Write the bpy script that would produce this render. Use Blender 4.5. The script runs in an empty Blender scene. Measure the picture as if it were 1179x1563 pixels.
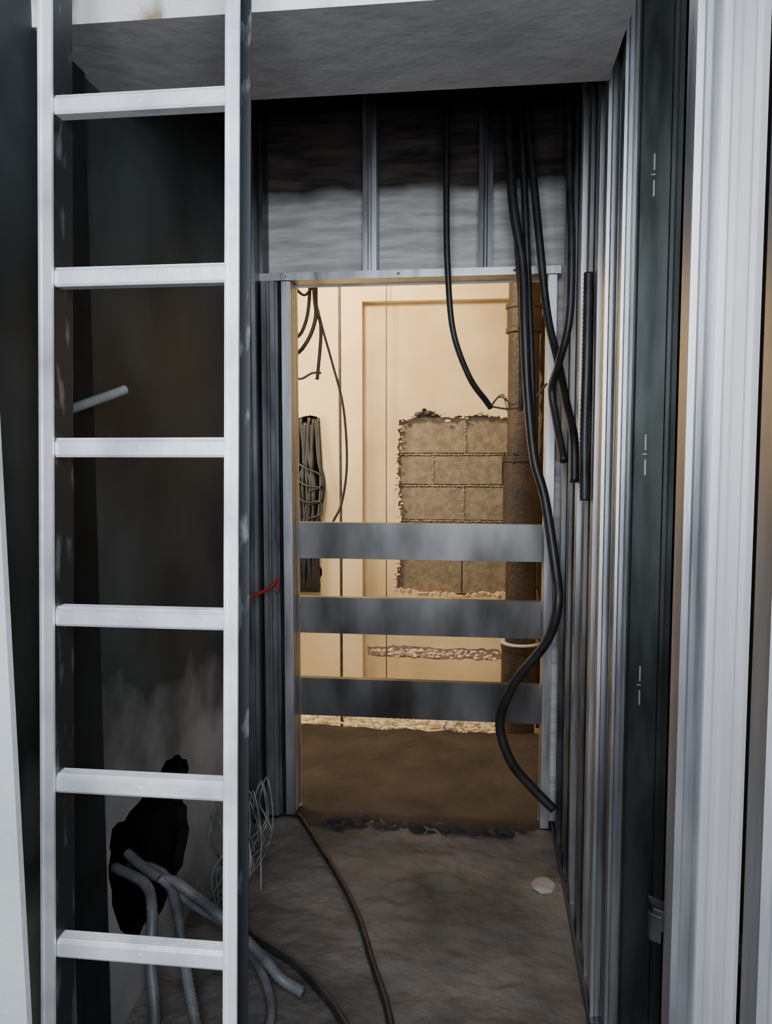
import bpy, bmesh, math, random
from mathutils import Vector, noise
from mathutils.geometry import tessellate_polygon
random.seed(7)
S = bpy.context.scene
COL = S.collection

# ------------------------------------------------------------ materials
def nodes(name):
    m = bpy.data.materials.new(name); m.use_nodes = True
    nt = m.node_tree; b = nt.nodes['Principled BSDF']
    return m, nt, b
def c4(c): return (c[0], c[1], c[2], 1)
def mat(name, c1, c2=None, rough=.6, metal=0., scale=8., bump=.0, bscale=40., stretch=(1,1,1), lo=.35, hi=.65, detail=6, spec=.5, rvar=0.):
    m, nt, b = nodes(name)
    N, L = nt.nodes, nt.links
    b.inputs['Roughness'].default_value = rough
    b.inputs['Metallic'].default_value = metal
    b.inputs['Specular IOR Level'].default_value = spec
    tc = N.new('ShaderNodeTexCoord'); mp = N.new('ShaderNodeMapping')
    mp.inputs['Scale'].default_value = stretch
    L.new(tc.outputs['Object'], mp.inputs['Vector'])
    n = N.new('ShaderNodeTexNoise'); n.inputs['Scale'].default_value = scale; n.inputs['Detail'].default_value = detail
    L.new(mp.outputs[0], n.inputs['Vector'])
    r = N.new('ShaderNodeValToRGB')
    r.color_ramp.elements[0].position = lo; r.color_ramp.elements[1].position = hi
    r.color_ramp.elements[0].color = c4(c1); r.color_ramp.elements[1].color = c4(c2 or c1)
    L.new(n.outputs['Fac'], r.inputs['Fac']); L.new(r.outputs[0], b.inputs['Base Color'])
    if rvar:
        mr = N.new('ShaderNodeMapRange'); mr.inputs['To Min'].default_value = rough-rvar; mr.inputs['To Max'].default_value = rough+rvar
        mr.inputs['From Min'].default_value = .3; mr.inputs['From Max'].default_value = .7
        L.new(n.outputs['Fac'], mr.inputs['Value']); L.new(mr.outputs[0], b.inputs['Roughness'])
    if bump:
        n2 = N.new('ShaderNodeTexNoise'); n2.inputs['Scale'].default_value = bscale; n2.inputs['Detail'].default_value = 8
        L.new(mp.outputs[0], n2.inputs['Vector'])
        bp = N.new('ShaderNodeBump'); bp.inputs['Strength'].default_value = bump; bp.inputs['Distance'].default_value = .02
        L.new(n2.outputs['Fac'], bp.inputs['Height']); L.new(bp.outputs[0], b.inputs['Normal'])
    return m
def zmix(name, low_a, low_b, up_a, up_b, zc, amp, nscale, rough=.85, bump=.3, soft=.03, stretch=(1,1,1), dscale=12, spec=.3):
    """two colour pairs meeting at an irregular height"""
    m, nt, b = nodes(name); N, L = nt.nodes, nt.links
    b.inputs['Roughness'].default_value = rough
    b.inputs['Specular IOR Level'].default_value = spec
    tc = N.new('ShaderNodeTexCoord')
    sp = N.new('ShaderNodeSeparateXYZ'); L.new(tc.outputs['Object'], sp.inputs[0])
    n = N.new('ShaderNodeTexNoise'); n.inputs['Scale'].default_value = nscale; n.inputs['Detail'].default_value = 8
    L.new(tc.outputs['Object'], n.inputs['Vector'])
    s = N.new('ShaderNodeMath'); s.operation = 'MULTIPLY_ADD'; s.inputs[1].default_value = amp; L.new(n.outputs['Fac'], s.inputs[0]); L.new(sp.outputs['Z'], s.inputs[2])
    mr = N.new('ShaderNodeMapRange'); mr.inputs['From Min'].default_value = zc+amp*.5-soft; mr.inputs['From Max'].default_value = zc+amp*.5+soft
    L.new(s.outputs[0], mr.inputs['Value'])
    mp = N.new('ShaderNodeMapping'); mp.inputs['Scale'].default_value = stretch; L.new(tc.outputs['Object'], mp.inputs['Vector'])
    n2 = N.new('ShaderNodeTexNoise'); n2.inputs['Scale'].default_value = dscale; n2.inputs['Detail'].default_value = 8; L.new(mp.outputs[0], n2.inputs['Vector'])
    def ramp(a, c):
        r = N.new('ShaderNodeValToRGB'); r.color_ramp.elements[0].position=.35; r.color_ramp.elements[1].position=.65
        r.color_ramp.elements[0].color=c4(a); r.color_ramp.elements[1].color=c4(c); L.new(n2.outputs['Fac'], r.inputs['Fac']); return r
    ra, rb = ramp(low_a, low_b), ramp(up_a, up_b)
    mx = N.new('ShaderNodeMix'); mx.data_type='RGBA'
    L.new(mr.outputs[0], mx.inputs['Factor']); L.new(ra.outputs[0], mx.inputs['A']); L.new(rb.outputs[0], mx.inputs['B'])
    L.new(mx.outputs['Result'], b.inputs['Base Color'])
    bp = N.new('ShaderNodeBump'); bp.inputs['Strength'].default_value=bump; bp.inputs['Distance'].default_value=.02
    L.new(n2.outputs['Fac'], bp.inputs['Height']); L.new(bp.outputs[0], b.inputs['Normal'])
    return m

M = {}
M['galv'] = mat('galvanized_steel', (.28,.29,.31), (.56,.57,.60), rough=.42, metal=.85, scale=14, stretch=(1,1,.12), rvar=.1, bump=.05, bscale=30)
M['galv_green'] = mat('galvanized_steel_green_reflect', (.045,.052,.050), (.11,.125,.12), rough=.40, metal=.8, scale=22, stretch=(1,1,.2), rvar=.06, lo=.3, hi=.8)  # greenish reflections painted into a darker steel colour
M['galv_dark'] = mat('galvanized_steel_shaded', (.05,.054,.06), (.20,.205,.215), rough=.42, metal=.8, scale=9, stretch=(1,1,.25), rvar=.1)  # darker copy of the steel, corridor shade put into its colour
M['galv_bright'] = mat('galvanized_steel_lit', (.78,.79,.81), (.94,.94,.96), rough=.45, metal=.5, scale=20, stretch=(1,1,.08), rvar=.08)  # paler copy of the steel, bright light put into its colour
M['board_metal'] = mat('galvanized_sheet', (.075,.072,.07), (.26,.255,.255), rough=.36, metal=.85, scale=3.5, stretch=(1.4,1,.5), rvar=.08, lo=.3,hi=.7)  # streaky tones paint shading and reflections into the sheet colour
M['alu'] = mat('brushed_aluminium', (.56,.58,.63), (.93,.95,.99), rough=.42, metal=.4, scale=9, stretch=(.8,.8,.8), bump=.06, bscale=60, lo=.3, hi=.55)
M['alu_side'] = mat('scuffed_shaded_aluminium', (.05,.055,.06), (.30,.31,.33), rough=.45, metal=.7, scale=40, stretch=(1,1,.3), lo=.57, hi=.74)  # side faces: shade painted as a dark base, with pale scuffs
M['rubber'] = mat('black_cable_sheath', (.010,.010,.011), (.024,.024,.026), rough=.45, scale=20)
M['cable_brown'] = mat('dusty_cable_sheath', (.03,.024,.018), (.08,.065,.05), rough=.6, scale=20)
M['hose'] = mat('grey_conduit', (.050,.056,.064), (.16,.17,.185), rough=.5, scale=9)
M['stub'] = mat('grey_plastic_pipe', (.16,.17,.175), (.26,.27,.275), rough=.6, scale=12)
M['wire'] = mat('pale_wire', (.04,.05,.05), (.24,.26,.25), rough=.5, scale=12)
M['floor'] = mat('rough_screed', (.036,.032,.030), (.175,.162,.155), rough=.85, scale=2.3, bump=.8, bscale=20, lo=.3, hi=.7, detail=12)
M['floor_brown'] = mat('dusty_brown_screed', (.018,.014,.012), (.046,.035,.030), rough=.9, scale=4, bump=.5, bscale=25)
M['sand'] = mat('light_plaster_dust', (.55,.46,.32), (.85,.76,.58), rough=.95, scale=14, bump=.6, bscale=40)
M['beige'] = mat('beige_plaster', (.64,.50,.29), (.77,.62,.39), rough=.85, scale=2.2, bump=.12, bscale=18)
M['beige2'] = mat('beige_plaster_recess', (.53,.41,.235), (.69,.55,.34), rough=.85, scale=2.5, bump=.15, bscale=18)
M['block'] = mat('concrete_block', (.15,.120,.088), (.23,.19,.14), rough=.95, scale=25, bump=.3, bscale=90)
M['mortar'] = mat('mortar', (.22,.18,.13), (.34,.28,.21), rough=.95, scale=30, bump=.6, bscale=60)
M['iron'] = mat('rusty_cast_iron', (.010,.006,.004), (.038,.023,.015), rough=.6, scale=9, bump=.3, bscale=40)
M['dark'] = mat('dark_hole_shade', (.004,.004,.005), (.010,.010,.010), rough=.95, scale=8, spec=.1)  # near-black colour paints the shade inside the broken holes
M['soffit'] = mat('grey_render', (.27,.27,.275), (.36,.36,.365), rough=.9, scale=2.2, bump=.18, bscale=16)
M['ceil'] = mat('dark_ceiling', (.03,.028,.027), (.06,.055,.05), rough=.95, scale=3)
M['backing'] = mat('dark_board', (.006,.007,.008), (.016,.018,.02), rough=.8, scale=5, spec=.2)
M['wstrip'] = mat('dark_wall_strip', (.010,.012,.013), (.022,.026,.028), rough=.8, scale=5, spec=.2)
M['gyp'] = mat('gypsum_board', (.30,.32,.33), (.46,.48,.49), rough=.85, scale=3, bump=.1)
M['red'] = mat('red_marking', (.2,.012,.012), (.33,.02,.015), rough=.6, scale=9)
M['plaster_w'] = mat('white_plaster', (.22,.21,.19), (.36,.35,.33), rough=.9, scale=14, bump=.4)
M['crumb'] = mat('screed_crumb', (.08,.075,.07), (.17,.16,.15), rough=.9, scale=14, bump=.4)
M['stain'] = mat('stained_white_render', (.95,.95,.95), (.36,.28,.18), rough=.9, scale=7, bump=.5, bscale=14, lo=.50, hi=.64, detail=10)
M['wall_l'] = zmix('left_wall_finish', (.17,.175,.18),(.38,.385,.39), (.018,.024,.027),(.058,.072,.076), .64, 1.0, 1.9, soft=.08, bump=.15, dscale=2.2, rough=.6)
M['wall_up'] = zmix('plaster_dark_top', (.40,.40,.39),(.68,.68,.67), (.028,.024,.022),(.10,.08,.07), 2.45, .09, 4, soft=.03, bump=.5, stretch=(1,1,7), dscale=5)  # pale plaster below, darker tone above an irregular height
M['brick'] = mat('brick_rubble', (.55,.36,.26), (.85,.7,.55), rough=.95, scale=22, bump=.4)

# ------------------------------------------------------------ mesh helpers
def finish(name, bm, mats, parent=None, smooth=False, bevel=0):
    me = bpy.data.meshes.new(name)
    bmesh.ops.remove_doubles(bm, verts=bm.verts, dist=1e-6)
    bmesh.ops.recalc_face_normals(bm, faces=bm.faces)
    bm.to_mesh(me); bm.free()
    if not isinstance(mats, (list, tuple)): mats = [mats]
    for x in mats: me.materials.append(x)
    o = bpy.data.objects.new(name, me); COL.objects.link(o)
    if smooth:
        for p in me.polygons: p.use_smooth = True
    if bevel:
        md = o.modifiers.new('bevel','BEVEL'); md.width = bevel; md.segments = 2; md.limit_method='ANGLE'
    if parent: o.parent = parent
    return o
def empty(name):
    e = bpy.data.objects.new(name, None); e.empty_display_size=.1; COL.objects.link(e); return e
def box(bm, x0,x1,y0,y1,z0,z1, mi=0, xf=None):
    vs=[]
    for z in (z0,z1):
        for x,y in ((x0,y0),(x1,y0),(x1,y1),(x0,y1)):
            p = Vector((x,y,z)); p = xf(p) if xf else p
            vs.append(bm.verts.new(p))
    for f in ((0,1,2,3),(4,5,6,7),(0,1,5,4),(1,2,6,5),(2,3,7,6),(3,0,4,7)):
        bm.faces.new([vs[i] for i in f]).material_index = mi
def boxobj(name, b, m, parent=None, bevel=0):
    bm = bmesh.new(); box(bm, *b); return finish(name, bm, m, parent, bevel=bevel)
def slab(name, loops, to3, off, m, parent=None, mi_side=0):
    """flat sheet with holes; loops in 2D, to3 maps to 3D, off = thickness vector"""
    tris = tessellate_polygon([[Vector((p[0],p[1],0)) for p in lp] for lp in loops])
    flat = [p for lp in loops for p in lp]
    bm = bmesh.new(); off = Vector(off)
    a = [bm.verts.new(to3(p)) for p in flat]; b = [bm.verts.new(to3(p)+off) for p in flat]
    for t in tris:
        try:
            bm.faces.new([a[i] for i in t]); bm.faces.new([b[i] for i in reversed(t)])
        except ValueError: pass
    k = 0
    for lp in loops:
        n = len(lp)
        for i in range(n):
            j = (i+1)%n
            f = bm.faces.new([a[k+i],a[k+j],b[k+j],b[k+i]]); f.material_index = mi_side if k else 0
        k += n
    return finish(name, bm, m, parent)
def jag(pts, step=.03, amp=.012, seed=0):
    rnd = random.Random(seed); out=[]
    for i in range(len(pts)):
        p, q = Vector(pts[i]), Vector(pts[(i+1)%len(pts)])
        n = max(1,int((q-p).length/step)); d=(q-p); nn=Vector((-d.y,d.x)).normalized()
        for k in range(n):
            out.append(tuple(p+d*(k/n)+nn*rnd.uniform(-amp,amp)))
    return out
def spline(pts, per=10):
    P = [Vector(p) for p in pts]; P = [P[0]*2-P[1]]+P+[P[-1]*2-P[-2]]; out=[]
    for i in range(1,len(P)-2):
        for k in range(per):
            t=k/per
            out.append(.5*((2*P[i])+(P[i+1]-P[i-1])*t+(2*P[i-1]-5*P[i]+4*P[i+1]-P[i+2])*t*t+(3*P[i]-P[i-1]-3*P[i+1]+P[i+2])*t**3))
    out.append(P[-2]); return out
def tube_bm(bm, pts, r, per=10, seg=10, corr=0, mi=0):
    C = spline(pts, per)
    if corr:
        D=[C[0]]; 
        for a,b in zip(C,C[1:]):
            n=max(1,int((b-a).length/.005))
            for k in range(1,n+1): D.append(a.lerp(b,k/n))
        C=D
    rings=[]; up=None
    for i,c in enumerate(C):
        t=(C[min(i+1,len(C)-1)]-C[max(i-1,0)]).normalized()
        if up is None:
            up = t.orthogonal().normalized()
        up=(up-t*up.dot(t)).normalized(); s=t.cross(up)
        rr=r*(1+(corr if i%2 else -corr))
        rings.append([bm.verts.new(c+(up*math.cos(2*math.pi*k/seg)+s*math.sin(2*math.pi*k/seg))*rr) for k in range(seg)])
    for A,B in zip(rings,rings[1:]):
        for k in range(seg):
            bm.faces.new([A[k],A[(k+1)%seg],B[(k+1)%seg],B[k]]).material_index=mi
    bm.faces.new(rings[0]); bm.faces.new(rings[-1])
def cable(name, pts, r, m, per=10, corr=0, parent=None):
    bm=bmesh.new(); tube_bm(bm, pts, r, per, corr=corr); return finish(name,bm,m,parent,smooth=True)
def cyl(bm, x,y,z0,z1,r0,r1=None,seg=32,mi=0):
    r1=r0 if r1 is None else r1
    a=[bm.verts.new((x+r0*math.cos(2*math.pi*k/seg),y+r0*math.sin(2*math.pi*k/seg),z0)) for k in range(seg)]
    b=[bm.verts.new((x+r1*math.cos(2*math.pi*k/seg),y+r1*math.sin(2*math.pi*k/seg),z1)) for k in range(seg)]
    for k in range(seg): bm.faces.new([a[k],a[(k+1)%seg],b[(k+1)%seg],b[k]]).material_index=mi
    bm.faces.new(a).material_index=mi; bm.faces.new(b).material_index=mi
def profile(bm, path, z0, z1, th=.0012, to3=None, mi=0):
    """extrude open 2D path (list of xy) vertically with thickness"""
    to3 = to3 or (lambda a,b,c: Vector((a,b,c)))
    P=[Vector(p) for p in path]; n=len(P); L=[];R=[]
    for i in range(n):
        d=(P[min(i+1,n-1)]-P[max(i-1,0)]).normalized(); nn=Vector((-d.y,d.x))*th/2
        L.append(P[i]+nn); R.append(P[i]-nn)
    ring=L+R[::-1]
    a=[bm.verts.new(to3(p.x,p.y,z0)) for p in ring]; b=[bm.verts.new(to3(p.x,p.y,z1)) for p in ring]
    m=len(ring)
    for i in range(m): bm.faces.new([a[i],a[(i+1)%m],b[(i+1)%m],b[i]]).material_index=mi
    for i in range(n-1):
        bm.faces.new([a[i],a[i+1],a[m-2-i],a[m-1-i]]).material_index=mi
        bm.faces.new([b[i],b[i+1],b[m-2-i],b[m-1-i]]).material_index=mi
def cpath(w, fl, lip=.008, ribs=(.25,.5,.75), rd=.003):
    p=[(lip,fl),(0,fl),(0,0)]
    for r in ribs:
        x=r*w; p+= [(x-.008,0),(x-.004,rd),(x+.004,rd),(x+.008,0)]
    p+=[(w,0),(w,fl),(w-lip,fl)]
    return p
def stud(name, x, y, z0, z1, w=.09, fl=.045, m='galv', slots=(), face='-y', th=.0014, ribs=(.25,.5,.75)):
    bm=bmesh.new()
    if face=='-y': f=lambda a,b,c: Vector((x+a,y+b,c))
    elif face=='+y': f=lambda a,b,c: Vector((x+a,y-b,c))
    elif face=='+x': f=lambda a,b,c: Vector((x-b,y+a,c))
    else: f=lambda a,b,c: Vector((x+b,y+a,c))
    profile(bm, cpath(w,fl,ribs=ribs), z0, z1, th, f)
    for (sx,sz) in slots:   # pale tabs standing in for light glinting through service slots
        for dz in (0,.055):
            aa=f(sx-.0014,-.001,sz+dz); bb=f(sx+.0014,-.004,sz+dz+.034)
            box(bm,min(aa.x,bb.x),max(aa.x,bb.x),min(aa.y,bb.y),max(aa.y,bb.y),aa.z,bb.z, 1)
        aa=f(sx-.006,-.0009,sz+.045); bb=f(sx+.003,-.003,sz+.047)
        box(bm,min(aa.x,bb.x),max(aa.x,bb.x),min(aa.y,bb.y),max(aa.y,bb.y),aa.z,bb.z, 1)
    return finish(name,bm,[M[m],M['galv']])

# ------------------------------------------------------------ room shell
def fz(x,y):
    return .010*noise.noise(Vector((x*3,y*3,0)))+.006*noise.noise(Vector((x*9,y*9,4)))+.003*noise.noise(Vector((x*25,y*25,8)))
def patch(name,x0,x1,y0,y1,zb,m,nx,ny,f=fz,thick=.15,jagged=0):
    bm=bmesh.new(); g=[]
    for j in range(ny+1):
        row=[]
        for i in range(nx+1):
            x=x0+(x1-x0)*i/nx; y=y0+(y1-y0)*j/ny
            if jagged and j==ny: y+=jagged*noise.noise(Vector((x*9,3,1)))+jagged*.5*noise.noise(Vector((x*30,7,1)))
            row.append(bm.verts.new((x,y,zb+f(x,y))))
        g.append(row)
    for j in range(ny):
        for i in range(nx): bm.faces.new([g[j][i],g[j][i+1],g[j+1][i+1],g[j+1][i]])
    rim=g[0]+[r[-1] for r in g[1:]]+g[-1][-2::-1]+[r[0] for r in g[-2:0:-1]]
    low=[bm.verts.new((v.co.x,v.co.y,zb-thick)) for v in rim]; n=len(rim)
    for i in range(n): bm.faces.new([rim[i],rim[(i+1)%n],low[(i+1)%n],low[i]])
    return finish(name,bm,m,smooth=True)
def f_near(x,y):
    z=1.6*fz(x,y)-.006
    d=math.hypot((x+.24),(y-2.47)); z+= .010*math.exp(-((d-.07)/.012)**2)
    z+=.022*max(0,noise.noise(Vector((x*5,y*11,2)))-.2)
    if y>2.85: z-= .02*((y-2.85)/.15)*(.5+noise.noise(Vector((x*6,0,0))))
    return z
patch('floor', -.95, .60, -1.0, 2.99, 0, M['floor'], 130, 300, f_near, jagged=.05)
patch('floor_threshold', -1.1, .75, 2.93, 4.06, -.015, M['floor_brown'], 80, 60, lambda x,y: fz(x+3,y), thick=.25, jagged=.03)
patch('floor_shaft', -2.2, .75, 4.0, 4.75, -.09, M['sand'], 90, 30, lambda x,y: 2.2*fz(x,y+2)+.03*max(0,noise.noise(Vector((x*6,y*6,2)))))

# left wall with broken hole, dark cavity behind
hole=[(1.79,.29),(1.775,.40),(1.77,.49),(1.83,.525),(1.90,.50),(1.95,.515),(2.03,.505),(2.08,.54),(2.17,.545),(2.27,.52),(2.31,.46),(2.27,.38),(2.30,.27),(2.24,.19),(2.13,.15),(2.02,.14),(1.90,.17),(1.84,.21)]
wl=slab('wall_left', [[(-1,-.1),(3.1,-.1),(3.1,3.1),(-1,3.1)], jag(hole,.03,.016,3)[::-1]], lambda p: Vector((-.90,p[0],p[1])), (-.03,0,0), [M['wall_l'],M['dark']], mi_side=1)
bm=bmesh.new()
box(bm,-1.25,-1.2,1.4,2.6,-.1,1.0); box(bm,-1.2,-.932,1.4,1.44,-.1,1.0); box(bm,-1.2,-.932,2.56,2.6,-.1,1.0); box(bm,-1.2,-.932,1.44,2.56,.97,1.0); box(bm,-1.2,-.932,1.44,2.56,-.1,-.05)
finish('wall_left_cavity',bm,M['dark'])
boxobj('wall_strip',(-.899,-.888,1.60,1.74,.0,2.30),M['wstrip'],parent=wl,bevel=.002)  # thin dark strip set on the left wall
# right side backing boards behind the studs
boxobj('wall_right', (.46,.48,-.2,3.1,-.1,3.1), M['backing'])
# beam crossing the corridor
bm=bmesh.new(); box(bm,-.90,.285,1.55,1.92,2.30,3.1)
bm.faces.ensure_lookup_table()
for f in bm.faces:
    f.material_index = 1 if abs(f.calc_center_median().y-1.55)<.01 else 0
finish('ceiling_beam',bm,[M['soffit'],M['stain']])
boxobj('ceiling', (-.95,.60,-1.0,3.15,3.1,3.15), M['ceil'])
# door wall with opening
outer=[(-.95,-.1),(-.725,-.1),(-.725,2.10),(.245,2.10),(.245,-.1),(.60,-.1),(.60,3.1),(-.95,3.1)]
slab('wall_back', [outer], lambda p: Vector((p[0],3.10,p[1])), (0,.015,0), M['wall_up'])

# shaft room beyond
patchhole=[(-.485,.63),(-.47,1.0),(-.485,1.35),(-.475,1.63),(-.38,1.66),(-.33,1.70),(-.2,1.655),(.0,1.67),(.18,1.65),(.20,1.2),(.19,.62),(-.1,.60),(-.3,.615)]
slot=[(-.67,.215),(-.67,.27),(-.45,.285),(-.2,.275),(.12,.28),(.15,.215),(-.2,.205)]
wrec=slab('wall_shaft_recess', [[(-.75,-.2),(.75,-.2),(.75,2.8),(-.75,2.8)], jag(patchhole,.025,.010,5)[::-1], jag(slot,.03,.006,8)[::-1]], lambda p: Vector((p[0],4.66,p[1])), (0,.03,0), M['beige2'])
lhole=[(-1.14,.60),(-1.14,1.66),(-1.0,1.67),(-.945,1.66),(-.95,1.4),(-.92,1.28),(-.94,1.0),(-.95,.62)]
slab('wall_shaft_left', [[(-2.2,-.2),(-.69,-.2),(-.69,2.8),(-2.2,2.8)], jag(lhole,.03,.012,9)[::-1]], lambda p: Vector((p[0],4.60,p[1])), (0,.06,0), M['beige'])
boxobj('wall_shaft_lintel', (-.69,.75,4.60,4.66,2.325,2.8), M['beige'])
boxobj('wall_shaft_back', (-2.2,.75,4.84,4.88,-.2,2.8), M['dark'])
boxobj('wall_shaft_right', (.60,.66,3.115,4.6,-.1,2.8), M['beige2'])
boxobj('wall_shaft_side', (-2.25,-2.2,3.0,4.88,-.2,2.8), M['beige2'])
boxobj('ceiling_shaft', (-2.25,.75,3.115,4.88,2.8,2.85), M['beige2'])
# rough dark pier beside the soil pipe
pier=[(.325,-.2),(.325,2.8),(.60,2.8),(.60,-.2)]
slab('wall_pier', [jag(pier,.05,.010,21)], lambda p: Vector((p[0],4.36,p[1])), (0,.24,0), M['iron'])

# concrete block wall showing through the broken plaster
blk=wrec
bm=bmesh.new()
box(bm,-.60,.30,4.735,4.80,.5,1.85,1)
rows=[(.60,.825,-.10),(.83,1.035,-.30),(1.045,1.245,-.095),(1.258,1.43,-.275),(1.443,1.66,-.085),(1.67,1.86,-.3)]
for z0,z1,seam in rows:
    xs=[-.60]+[s for s in (seam-.41,seam,seam+.41) if -.55<s<.28]+[.30]
    for a,b in zip(xs,xs[1:]): box(bm,a+.004,b-.004,4.692,4.75,z0+.003,z1-.003,0)
finish('concrete_block_wall',bm,[M['block'],M['mortar']],parent=blk,bevel=.003)
def lumps(name, pts, r0,r1,m,seed=1,squash=.8,parent=None):
    rnd=random.Random(seed); bm=bmesh.new()
    for p in pts:
        r=rnd.uniform(r0,r1); s=bmesh.ops.create_icosphere(bm,subdivisions=1,radius=r)
        q=Vector((rnd.uniform(.7,1.5),rnd.uniform(.5,1.),rnd.uniform(.5,1.)*squash))
        for v in s['verts']:
            v.co=Vector((v.co.x*q.x,v.co.y*q.y,v.co.z*q.z))*(1+.3*noise.noise(v.co*60+Vector(p)))+Vector(p)
    return finish(name,bm,m,parent=parent)
R=random.Random(4)
pts=[]
for z in (.827,1.04,1.251,1.436):
    for i in range(110): pts.append((-.47+.65*i/110,4.691,z+R.uniform(-.003,.003)))
for s,z0,z1 in ((-.275,1.258,1.43),(-.085,1.443,1.66),(-.095,1.045,1.245)):
    for i in range(34): pts.append((s+R.uniform(-.003,.003),4.691,z0+(z1-z0)*i/34))
lumps('mortar_joint_squeeze',pts,.004,.010,M['mortar'],2,parent=blk)
pts=[(x+R.uniform(-.010,.010),4.656,z+R.uniform(-.010,.010)) for x,z in jag(patchhole,.02,.012,5)]
lumps('broken_plaster_edge',pts,.005,.015,M['beige2'],3,parent=blk)
boxobj('ledge_brick',(-.70,.18,4.695,4.73,.17,.32),M['brick'],parent=blk)
bm_p=[(R.uniform(-.66,.13),R.uniform(4.66,4.69),R.uniform(.215,.265)) for _ in range(300)]
lumps('ledge_rubble',bm_p,.006,.016,M['brick'],6,parent=blk)
lumps('cement_clod', [(-.36,4.65,1.675),(-.33,4.65,1.70),(-.30,4.65,1.68),(-.27,4.65,1.668)], .02,.032, M['iron'],8,parent=blk)
pts=[(R.uniform(-.95,.12),R.uniform(4.07,4.4),-.05+R.uniform(-.02,.03)) for _ in range(240)]+[(-.14+R.uniform(-.05,.05),4.12+R.uniform(-.04,.04),-.01+R.uniform(-.03,.03)) for _ in range(30)]
lumps('plaster_debris_pile',pts,.008,.028,M['sand'],7)

# ------------------------------------------------------------ soil pipe
bm=bmesh.new(); px,py=.225,4.25
cyl(bm,px,py,-.09,2.78,.082)
for z0,z1,r in ((2.10,2.20,.090),(2.20,2.225,.098),(2.075,2.10,.096),(1.05,1.40,.100),(1.40,1.43,.106),(1.03,1.06,.106),(.12,.42,.100)):
    cyl(bm,px,py,z0,z1,r)
cyl(bm,px,py,.42,.430,.106,.106,mi=1); cyl(bm,px,py,.375,.42,.10,.105)
for k in range(6): cyl(bm,px+.098*math.cos(k*math.pi/3),py+.098*math.sin(k*math.pi/3),1.39,1.45,.009,seg=8)
finish('soil_pipe',bm,[M['iron'],M['gyp']],bevel=.003)

# ------------------------------------------------------------ metal framing of the doorway
def htrack(name,x0,x1,y,z,w=.10,h=.035,m='galv'):
    bm=bmesh.new()
    box(bm,x0,x1,y,y+w,z,z+.0015)
    box(bm,x0,x1,y-.0015,y,z,z+h); box(bm,x0,x1,y+w-.004,y+w-.0025,z,z+h)
    for k in range(3):
        xx=x0+.12+k*.43
        if xx<x1-.03: cyl(bm,xx,y-.002,z+h*.5-.004,z+h*.5+.004,.005,seg=8)
    return finish(name,bm,M[m])
htrack('header_track',-.86,.29,2.995,2.105,m='galv',h=.028)
stud('metal_stud',-.445,3.0,2.11,3.09,w=.05,fl=.09,m='galv',ribs=(.5,))
stud('metal_stud',-.012,3.0,2.11,3.09,w=.05,fl=.09,m='galv_dark',ribs=(.5,))
stud('metal_stud',-.885,3.0,2.11,3.09,w=.05,fl=.09,m='galv_dark',ribs=(.5,))
# jambs
stud('door_jamb_stud',-.725,2.99,0,2.10,w=.11,fl=.035,m='galv',face='+x',ribs=(.2,.5,.8))
stud('door_jamb_stud',-.775,2.99,0,2.10,w=.11,fl=.05,m='galv_dark',face='+x',ribs=(.2,.5,.8))
stud('door_jamb_stud',-.835,2.975,0,2.10,w=.05,fl=.09,m='galv_dark',ribs=(.5,))
stud('door_jamb_stud',-.892,2.93,0,2.9,w=.045,fl=.09,m='galv_dark',ribs=(.5,))
stud('door_jamb_stud',.245,2.99,0,2.10,w=.11,fl=.030,m='galv',face='-x',ribs=(.2,.5,.8))
# guard boards across the opening
def guard(z0,z1):
    bm=bmesh.new()
    box(bm,-.79,.31,3.118,3.1195,z0,z1)
    box(bm,-.79,.31,3.1195,3.15,z0,z0+.0015); box(bm,-.79,.31,3.1195,3.15,z1-.0015,z1)
    for xx in (-.74,.262):
        for zz in (z0+.04,z1-.04): 
            s=bmesh.ops.create_uvsphere(bm,u_segments=8,v_segments=6,radius=.005)
            for v in s['verts']: v.co+=Vector((xx,3.118,zz))
    finish('metal_guard_rail',bm,M['board_metal'])
guard(1.02,1.167); guard(.712,.861); guard(.367,.524)

# ------------------------------------------------------------ right hand stud wall
stud('metal_stud',.30,.84,0,3.09,w=.07,fl=.05,m='galv')
stud('metal_stud',.30,1.20,0,3.09,w=.034,fl=.05,m='galv',ribs=(.5,))
stud('metal_stud',.334,1.19,0,3.09,w=.060,fl=.05,m='galv_bright',ribs=(.3,.8))
stud('metal_stud',.305,1.80,0,3.09,w=.12,fl=.05,m='galv_green',slots=[(.062,2.0),(.058,1.40),(.058,.88)],ribs=(.22,.86))
stud('metal_stud',.300,1.778,0,3.09,w=.026,fl=.03,m='galv',ribs=(.5,))
stud('metal_stud',.295,1.97,0,3.09,w=.06,fl=.05,m='galv')
stud('metal_stud',.30,2.13,0,3.09,w=.09,fl=.05,m='galv')
stud('metal_stud',.30,2.30,0,3.09,w=.07,fl=.05,m='galv_dark')
stud('metal_stud',.30,2.48,0,3.09,w=.09,fl=.05,m='galv')
stud('metal_stud',.30,2.68,0,3.09,w=.07,fl=.05,m='galv_dark')
stud('metal_stud',.295,2.88,0,3.09,w=.09,fl=.05,m='galv_dark')
bm=bmesh.new(); box(bm,.285,.45,.6,2.98,.0,.0015); box(bm,.285,.2865,.6,2.98,0,.04); box(bm,.4485,.45,.6,2.98,0,.04)
finish('floor_track',bm,M['galv_dark'])
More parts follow.
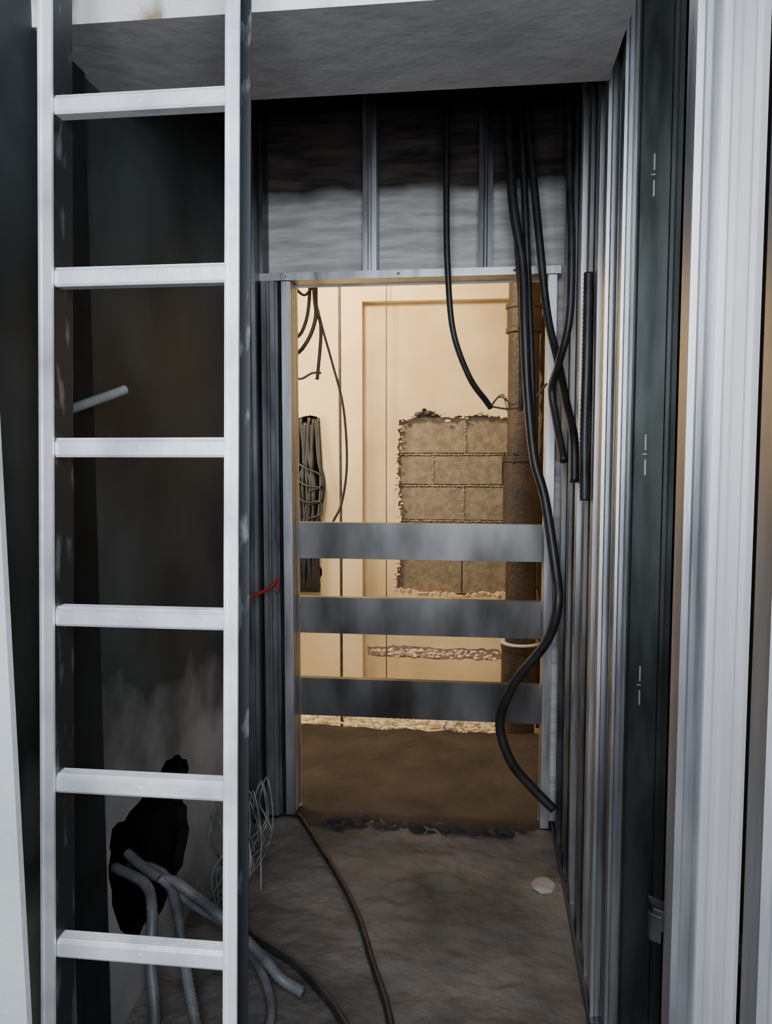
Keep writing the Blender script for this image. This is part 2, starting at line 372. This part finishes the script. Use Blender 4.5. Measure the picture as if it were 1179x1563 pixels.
# short bracing channel fixed across the near studs
bm=bmesh.new()
def bx(p): return Vector((p.x, p.y-.15*(p.x-.3), p.z-.30*(p.x-.3)))
box(bm,.285,.452,1.262,1.264,.675,.71,0,bx); box(bm,.285,.452,1.264,1.30,.675,.677,0,bx); box(bm,.285,.452,1.264,1.30,.708,.71,0,bx)
box(bm,.278,.296,1.25,1.262,.66,.705,0,bx)
finish('bracing_channel',bm,M['galv_dark'],bevel=.001)

# ------------------------------------------------------------ ladder
lad=empty('aluminium_ladder')
def lx(p):
    return Vector((p.x+.018+.002*(p.z-1.45), p.y+.05*(p.z-1.45), p.z))
RZ=[1.457+.2825*k for k in range(-5,6)]
RZ=[z for z in RZ if .1<z<2.95]
def rail(name,x0,x1,inner):
    bm=bmesh.new(); y0,y1=1.235,1.30; t=.003
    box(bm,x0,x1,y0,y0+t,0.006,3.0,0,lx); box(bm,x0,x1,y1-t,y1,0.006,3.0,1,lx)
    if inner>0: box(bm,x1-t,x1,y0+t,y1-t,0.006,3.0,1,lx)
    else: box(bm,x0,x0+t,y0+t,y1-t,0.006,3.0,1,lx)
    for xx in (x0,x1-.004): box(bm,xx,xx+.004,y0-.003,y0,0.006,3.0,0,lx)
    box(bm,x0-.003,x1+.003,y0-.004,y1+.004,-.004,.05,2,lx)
    for z in RZ:
        s=bmesh.ops.create_uvsphere(bm,u_segments=10,v_segments=6,radius=.009)
        xo = x0+.005 if inner<0 else x1-.006
        for v in s['verts']: v.co=lx(Vector((v.co.x*.4+xo,v.co.y+1.268,v.co.z+z)))
    return finish(name,bm,[M['alu'],M['alu_side'],M['rubber']],lad)
rail('rail_left',-.746,-.722,1)
rail('rail_right',-.428,-.405,-1)
bm=bmesh.new()
for z in RZ:
    prof=[(1.243,z-.015),(1.240,z-.011),(1.240,z+.010),(1.244,z+.0145),(1.27,z+.0155),(1.274,z+.012),(1.274,z-.008),(1.268,z-.015)]
    A=[bm.verts.new(lx(Vector((-.722,a,b)))) for a,b in prof]; B=[bm.verts.new(lx(Vector((-.427,a,b)))) for a,b in prof]
    n=len(prof)
    for i in range(n): bm.faces.new([A[i],A[(i+1)%n],B[(i+1)%n],B[i]])
    bm.faces.new(A); bm.faces.new(B)
    for q in range(5): box(bm,-.722,-.427,1.246+q*.005,1.248+q*.005,z+.0145,z+.017,0,lx)
    s=bmesh.ops.create_uvsphere(bm,u_segments=8,v_segments=6,radius=.004)
    for v in s['verts']: v.co=lx(Vector((v.co.x-.575,v.co.y*.3+1.240,v.co.z+z)))
finish('rungs',bm,M['alu'],lad)

# leaning gypsum board at the near left
bm=bmesh.new()
def gb(p): return Vector((p.x-.03*(p.z-.7), p.y+.02*p.z, p.z))
box(bm,-.875,-.580,.895,.9075,0,1.95,0,gb)
finish('gypsum_board',bm,M['gyp'],bevel=.001)

# ------------------------------------------------------------ cables
c1=cable('electrical_cable',[(-.13,2.86,3.09),(-.127,2.85,2.66),(-.125,2.85,2.3),(-.12,2.85,2.11),(-.10,2.86,1.885),(-.042,2.90,1.725),(.02,2.95,1.64),(.038,2.97,1.616)],.0115,M['rubber'])
cable('electrical_cable',[(.06,2.88,3.09),(.085,2.85,2.65),(.105,2.83,2.32),(.140,2.82,2.10),(.150,2.8,1.88),(.163,2.8,1.655),(.188,2.8,1.43),(.225,2.78,1.29),(.262,2.74,1.05),(.268,2.70,.93),(.235,2.72,.80),(.13,2.76,.64),(.08,2.8,.483),(.119,2.8,.34),(.2,2.8,.24),(.275,2.79,.17)],.0175,M['rubber'])
cable('electrical_cable',[(.10,2.90,3.09),(.13,2.88,2.65),(.15,2.88,2.32),(.165,2.88,2.05),(.178,2.87,1.8),(.19,2.85,1.5),(.205,2.84,1.36)],.013,M['rubber'])
cable('electrical_cable',[(.11,2.84,3.09),(.15,2.8,2.6),(.19,2.77,2.2),(.222,2.75,1.92),(.255,2.68,1.745),(.27,2.55,1.60),(.282,2.45,1.50),(.284,2.42,1.36)],.014,M['rubber'])
cable('electrical_cable',[(.27,2.62,3.09),(.27,2.6,2.41),(.278,2.56,2.1),(.275,2.56,1.87),(.25,2.6,1.74),(.235,2.68,1.66),(.25,2.66,1.55),(.27,2.6,1.42)],.013,M['rubber'])
cable('electrical_cable',[(.05,2.92,3.09),(.095,2.9,2.6),(.122,2.9,2.2),(.14,2.9,1.95),(.145,2.91,1.6)],.009,M['cable_brown'])
cable('flexible_conduit',[(.285,2.2,1.93),(.282,2.18,1.7),(.280,2.18,1.5),(.283,2.18,1.32)],.013,M['rubber'],corr=.07)
bm=bmesh.new()
for i in range(4):
    tube_bm(bm,[(.038,2.97,1.616),(.05+.01*i,2.97,1.64+.008*i),(.08+.01*i,2.96,1.66-.012*i),(.10+.012*i,2.95,1.60+.012*i)],.0018,seg=6)
tube_bm(bm,[(.04,2.97,1.62),(.11,2.96,1.61),(.18,2.95,1.63),(.24,2.93,1.70)],.004,seg=6)
finish('wire_tails',bm,M['cable_brown'],parent=c1,smooth=True)
# thin cables hanging in the shaft room
cable('hanging_cable',[(-.752,4.2,2.79),(-.751,4.2,2.2),(-.75,4.2,1.6),(-.748,4.2,1.0),(-.748,4.2,.35),(-.748,4.2,-.08)],.008,M['cable_brown'])
cable('hanging_cable',[(-.76,3.5,2.79),(-.75,3.5,2.25),(-.715,3.5,2.05),(-.66,3.5,1.85),(-.61,3.5,1.65),(-.595,3.5,1.40),(-.62,3.5,1.22),(-.665,3.5,1.12),(-.68,3.5,1.0)],.006,M['cable_brown'])
cable('hanging_cable',[(-.70,3.42,2.79),(-.715,3.42,2.2),(-.72,3.42,2.02),(-.78,3.42,1.9),(-.86,3.45,1.87)],.009,M['rubber'])
cable('hanging_cable',[(-.74,3.4,2.79),(-.735,3.4,2.2),(-.77,3.4,1.98),(-.86,3.4,1.93)],.008,M['rubber'])
cable('hanging_cable',[(-.72,3.45,2.79),(-.73,3.45,2.16),(-.70,3.45,2.0),(-.715,3.45,1.8),(-.72,3.45,1.77)],.008,M['rubber'])
cable('hanging_cable',[(-.88,3.45,1.81),(-.80,3.45,1.775),(-.74,3.45,1.80),(-.70,3.45,1.80)],.006,M['cable_brown'])
cable('hanging_cable',[(-.82,3.4,2.18),(-.76,3.4,2.13),(-.70,3.4,2.19),(-.64,3.4,2.17),(-.62,3.4,2.22)],.007,M['rubber'])
cable('thin_line',[(-.54,4.55,2.78),(-.541,4.55,1.5),(-.54,4.55,.3),(-.54,4.55,-.06)],.003,M['cable_brown'])
bm=bmesh.new()
for i in range(14):
    x=-1.12+.013*i
    tube_bm(bm,[(x,4.58,1.66+R.uniform(-.05,0)),(x+R.uniform(-.02,.03),4.55,1.4),(x+R.uniform(-.03,.06),4.54,1.25),(x+R.uniform(-.02,.03),4.55,.95),(x,4.56,.62)],.012,seg=7)
for i in range(3):
    tube_bm(bm,[(-1.13,4.54,1.44-.1*i),(-1.02,4.52,1.36-.1*i),(-.93,4.52,1.32-.08*i),(-.925,4.52,1.25-.08*i),(-1.0,4.53,1.22-.08*i)],.006,seg=7)
finish('cable_bundle',bm,M['rubber'],smooth=True)
# floor cables
cable('electrical_cable',[(-.70,2.93,.03),(-.66,2.876,.022),(-.56,2.7,.018),(-.454,2.504,.018),(-.36,2.3,.018),(-.286,2.086,.018),(-.216,1.883,.018),(-.16,1.6,.018),(-.15,1.3,.018)],.010,M['rubber'])
cable('electrical_cable',[(-.78,2.3,.10),(-.677,2.19,.022),(-.59,2.12,.018),(-.505,2.06,.018),(-.41,1.96,.018),(-.34,1.868,.018),(-.25,1.7,.018),(-.2,1.4,.018)],.011,M['rubber'])
cable('corrugated_conduit',[(-1.0,2.08,.30),(-.89,2.01,.28),(-.82,1.99,.275),(-.755,1.975,.245),(-.651,1.937,.20),(-.566,1.947,.11),(-.515,1.95,.05),(-.45,1.93,.03)],.014,M['hose'],corr=.10)
cable('corrugated_conduit',[(-1.0,2.0,.30),(-.88,1.93,.30),(-.83,1.86,.27),(-.81,1.8,.18),(-.78,1.75,.09),(-.75,1.66,.03),(-.70,1.5,.025)],.014,M['hose'],corr=.10)
cable('corrugated_conduit',[(-1.0,2.1,.26),(-.87,2.03,.27),(-.80,1.95,.22),(-.754,1.874,.15),(-.70,1.79,.08),(-.65,1.72,.03),(-.55,1.6,.025)],.014,M['hose'],corr=.10)
cable('corrugated_conduit',[(-.86,1.98,.29),(-.79,2.02,.20),(-.70,2.05,.12),(-.60,2.0,.06),(-.52,1.87,.03),(-.50,1.7,.025)],.012,M['hose'],corr=.10)
bm=bmesh.new()
for i in range(22):
    x=-.82+R.uniform(-.04,.08); y=2.52+R.uniform(-.12,.15); h=R.uniform(.15,.38)
    tube_bm(bm,[(x-.03,y+.1,.02),(x+R.uniform(-.05,.05),y,h*.6),(x+R.uniform(-.02,.06),y-.02,h),(x+R.uniform(.03,.09),y-.05,h*.6),(x+R.uniform(.0,.09),y-.08,.1),(x+R.uniform(-.04,.06),y-.12,.015)],.0022,seg=6,per=8)
finish('wire_tangle',bm,M['wire'],smooth=True)
pts=[(R.uniform(-.86,-.7),R.uniform(1.4,1.75),R.uniform(.0,.008)) for _ in range(50)]
lumps('screed_crumbs',pts,.003,.009,M['crumb'],11)
lumps('screed_rubble',[(R.uniform(-.6,.2),2.95+R.uniform(-.03,.03),R.uniform(-.01,.012)) for _ in range(70)],.01,.03,M['floor_brown'],12,squash=.6)
bm=bmesh.new(); bmesh.ops.create_icosphere(bm,subdivisions=3,radius=1)
for v in bm.verts:
    d=1+.15*noise.noise(v.co*2); v.co=Vector((.225+v.co.x*.040*d,2.58+v.co.y*.05*d,.002+v.co.z*.008))
finish('plaster_lump',bm,M['plaster_w'],smooth=True)
bm=bmesh.new(); tube_bm(bm,[(-.905,1.62,1.535),(-.87,1.67,1.558),(-.83,1.73,1.585),(-.815,1.75,1.595)],.011,seg=12)
finish('conduit_stub',bm,M['stub'],smooth=True)
cable('red_cord',[(-.85,2.82,.91),(-.80,2.9,.93),(-.77,2.93,.96),(-.775,2.93,.91)],.006,M['red'])

# ------------------------------------------------------------ lights
def area(name,loc,target,size,power,color,sy=None):
    l=bpy.data.lights.new(name,'AREA'); l.energy=power; l.color=color; l.size=size
    if sy: l.shape='RECTANGLE'; l.size_y=sy
    o=bpy.data.objects.new(name,l); COL.objects.link(o); o.location=loc
    o.rotation_euler=(Vector(target)-Vector(loc)).to_track_quat('-Z','Y').to_euler(); return o
area('daylight_window',(.06,-.5,1.9),(-.2,2.0,1.2),.9,92,(.86,.92,1.0),1.4)
area('shaft_work_light',(-.9,3.6,2.65),(-.3,4.7,1.3),.3,52,(1,.79,.49))
area('shaft_side_light',(-1.7,3.9,1.4),(.2,4.6,1.0),.6,17,(1,.84,.60),.9)  # second warm area light, from the left of the shaft room
w=bpy.data.worlds.new('World'); S.world=w; w.use_nodes=True
w.node_tree.nodes['Background'].inputs[0].default_value=(.5,.62,.8,1); w.node_tree.nodes['Background'].inputs[1].default_value=.08

# ------------------------------------------------------------ camera
cam=bpy.data.cameras.new('camera'); co=bpy.data.objects.new('camera',cam); COL.objects.link(co)
cam.sensor_fit='VERTICAL'; cam.sensor_height=36; cam.lens=1200/1563*36; cam.clip_start=.02
co.location=(0,0,1.45); co.rotation_euler=(math.radians(90-4.34),0,math.radians(6.8))
S.camera=co
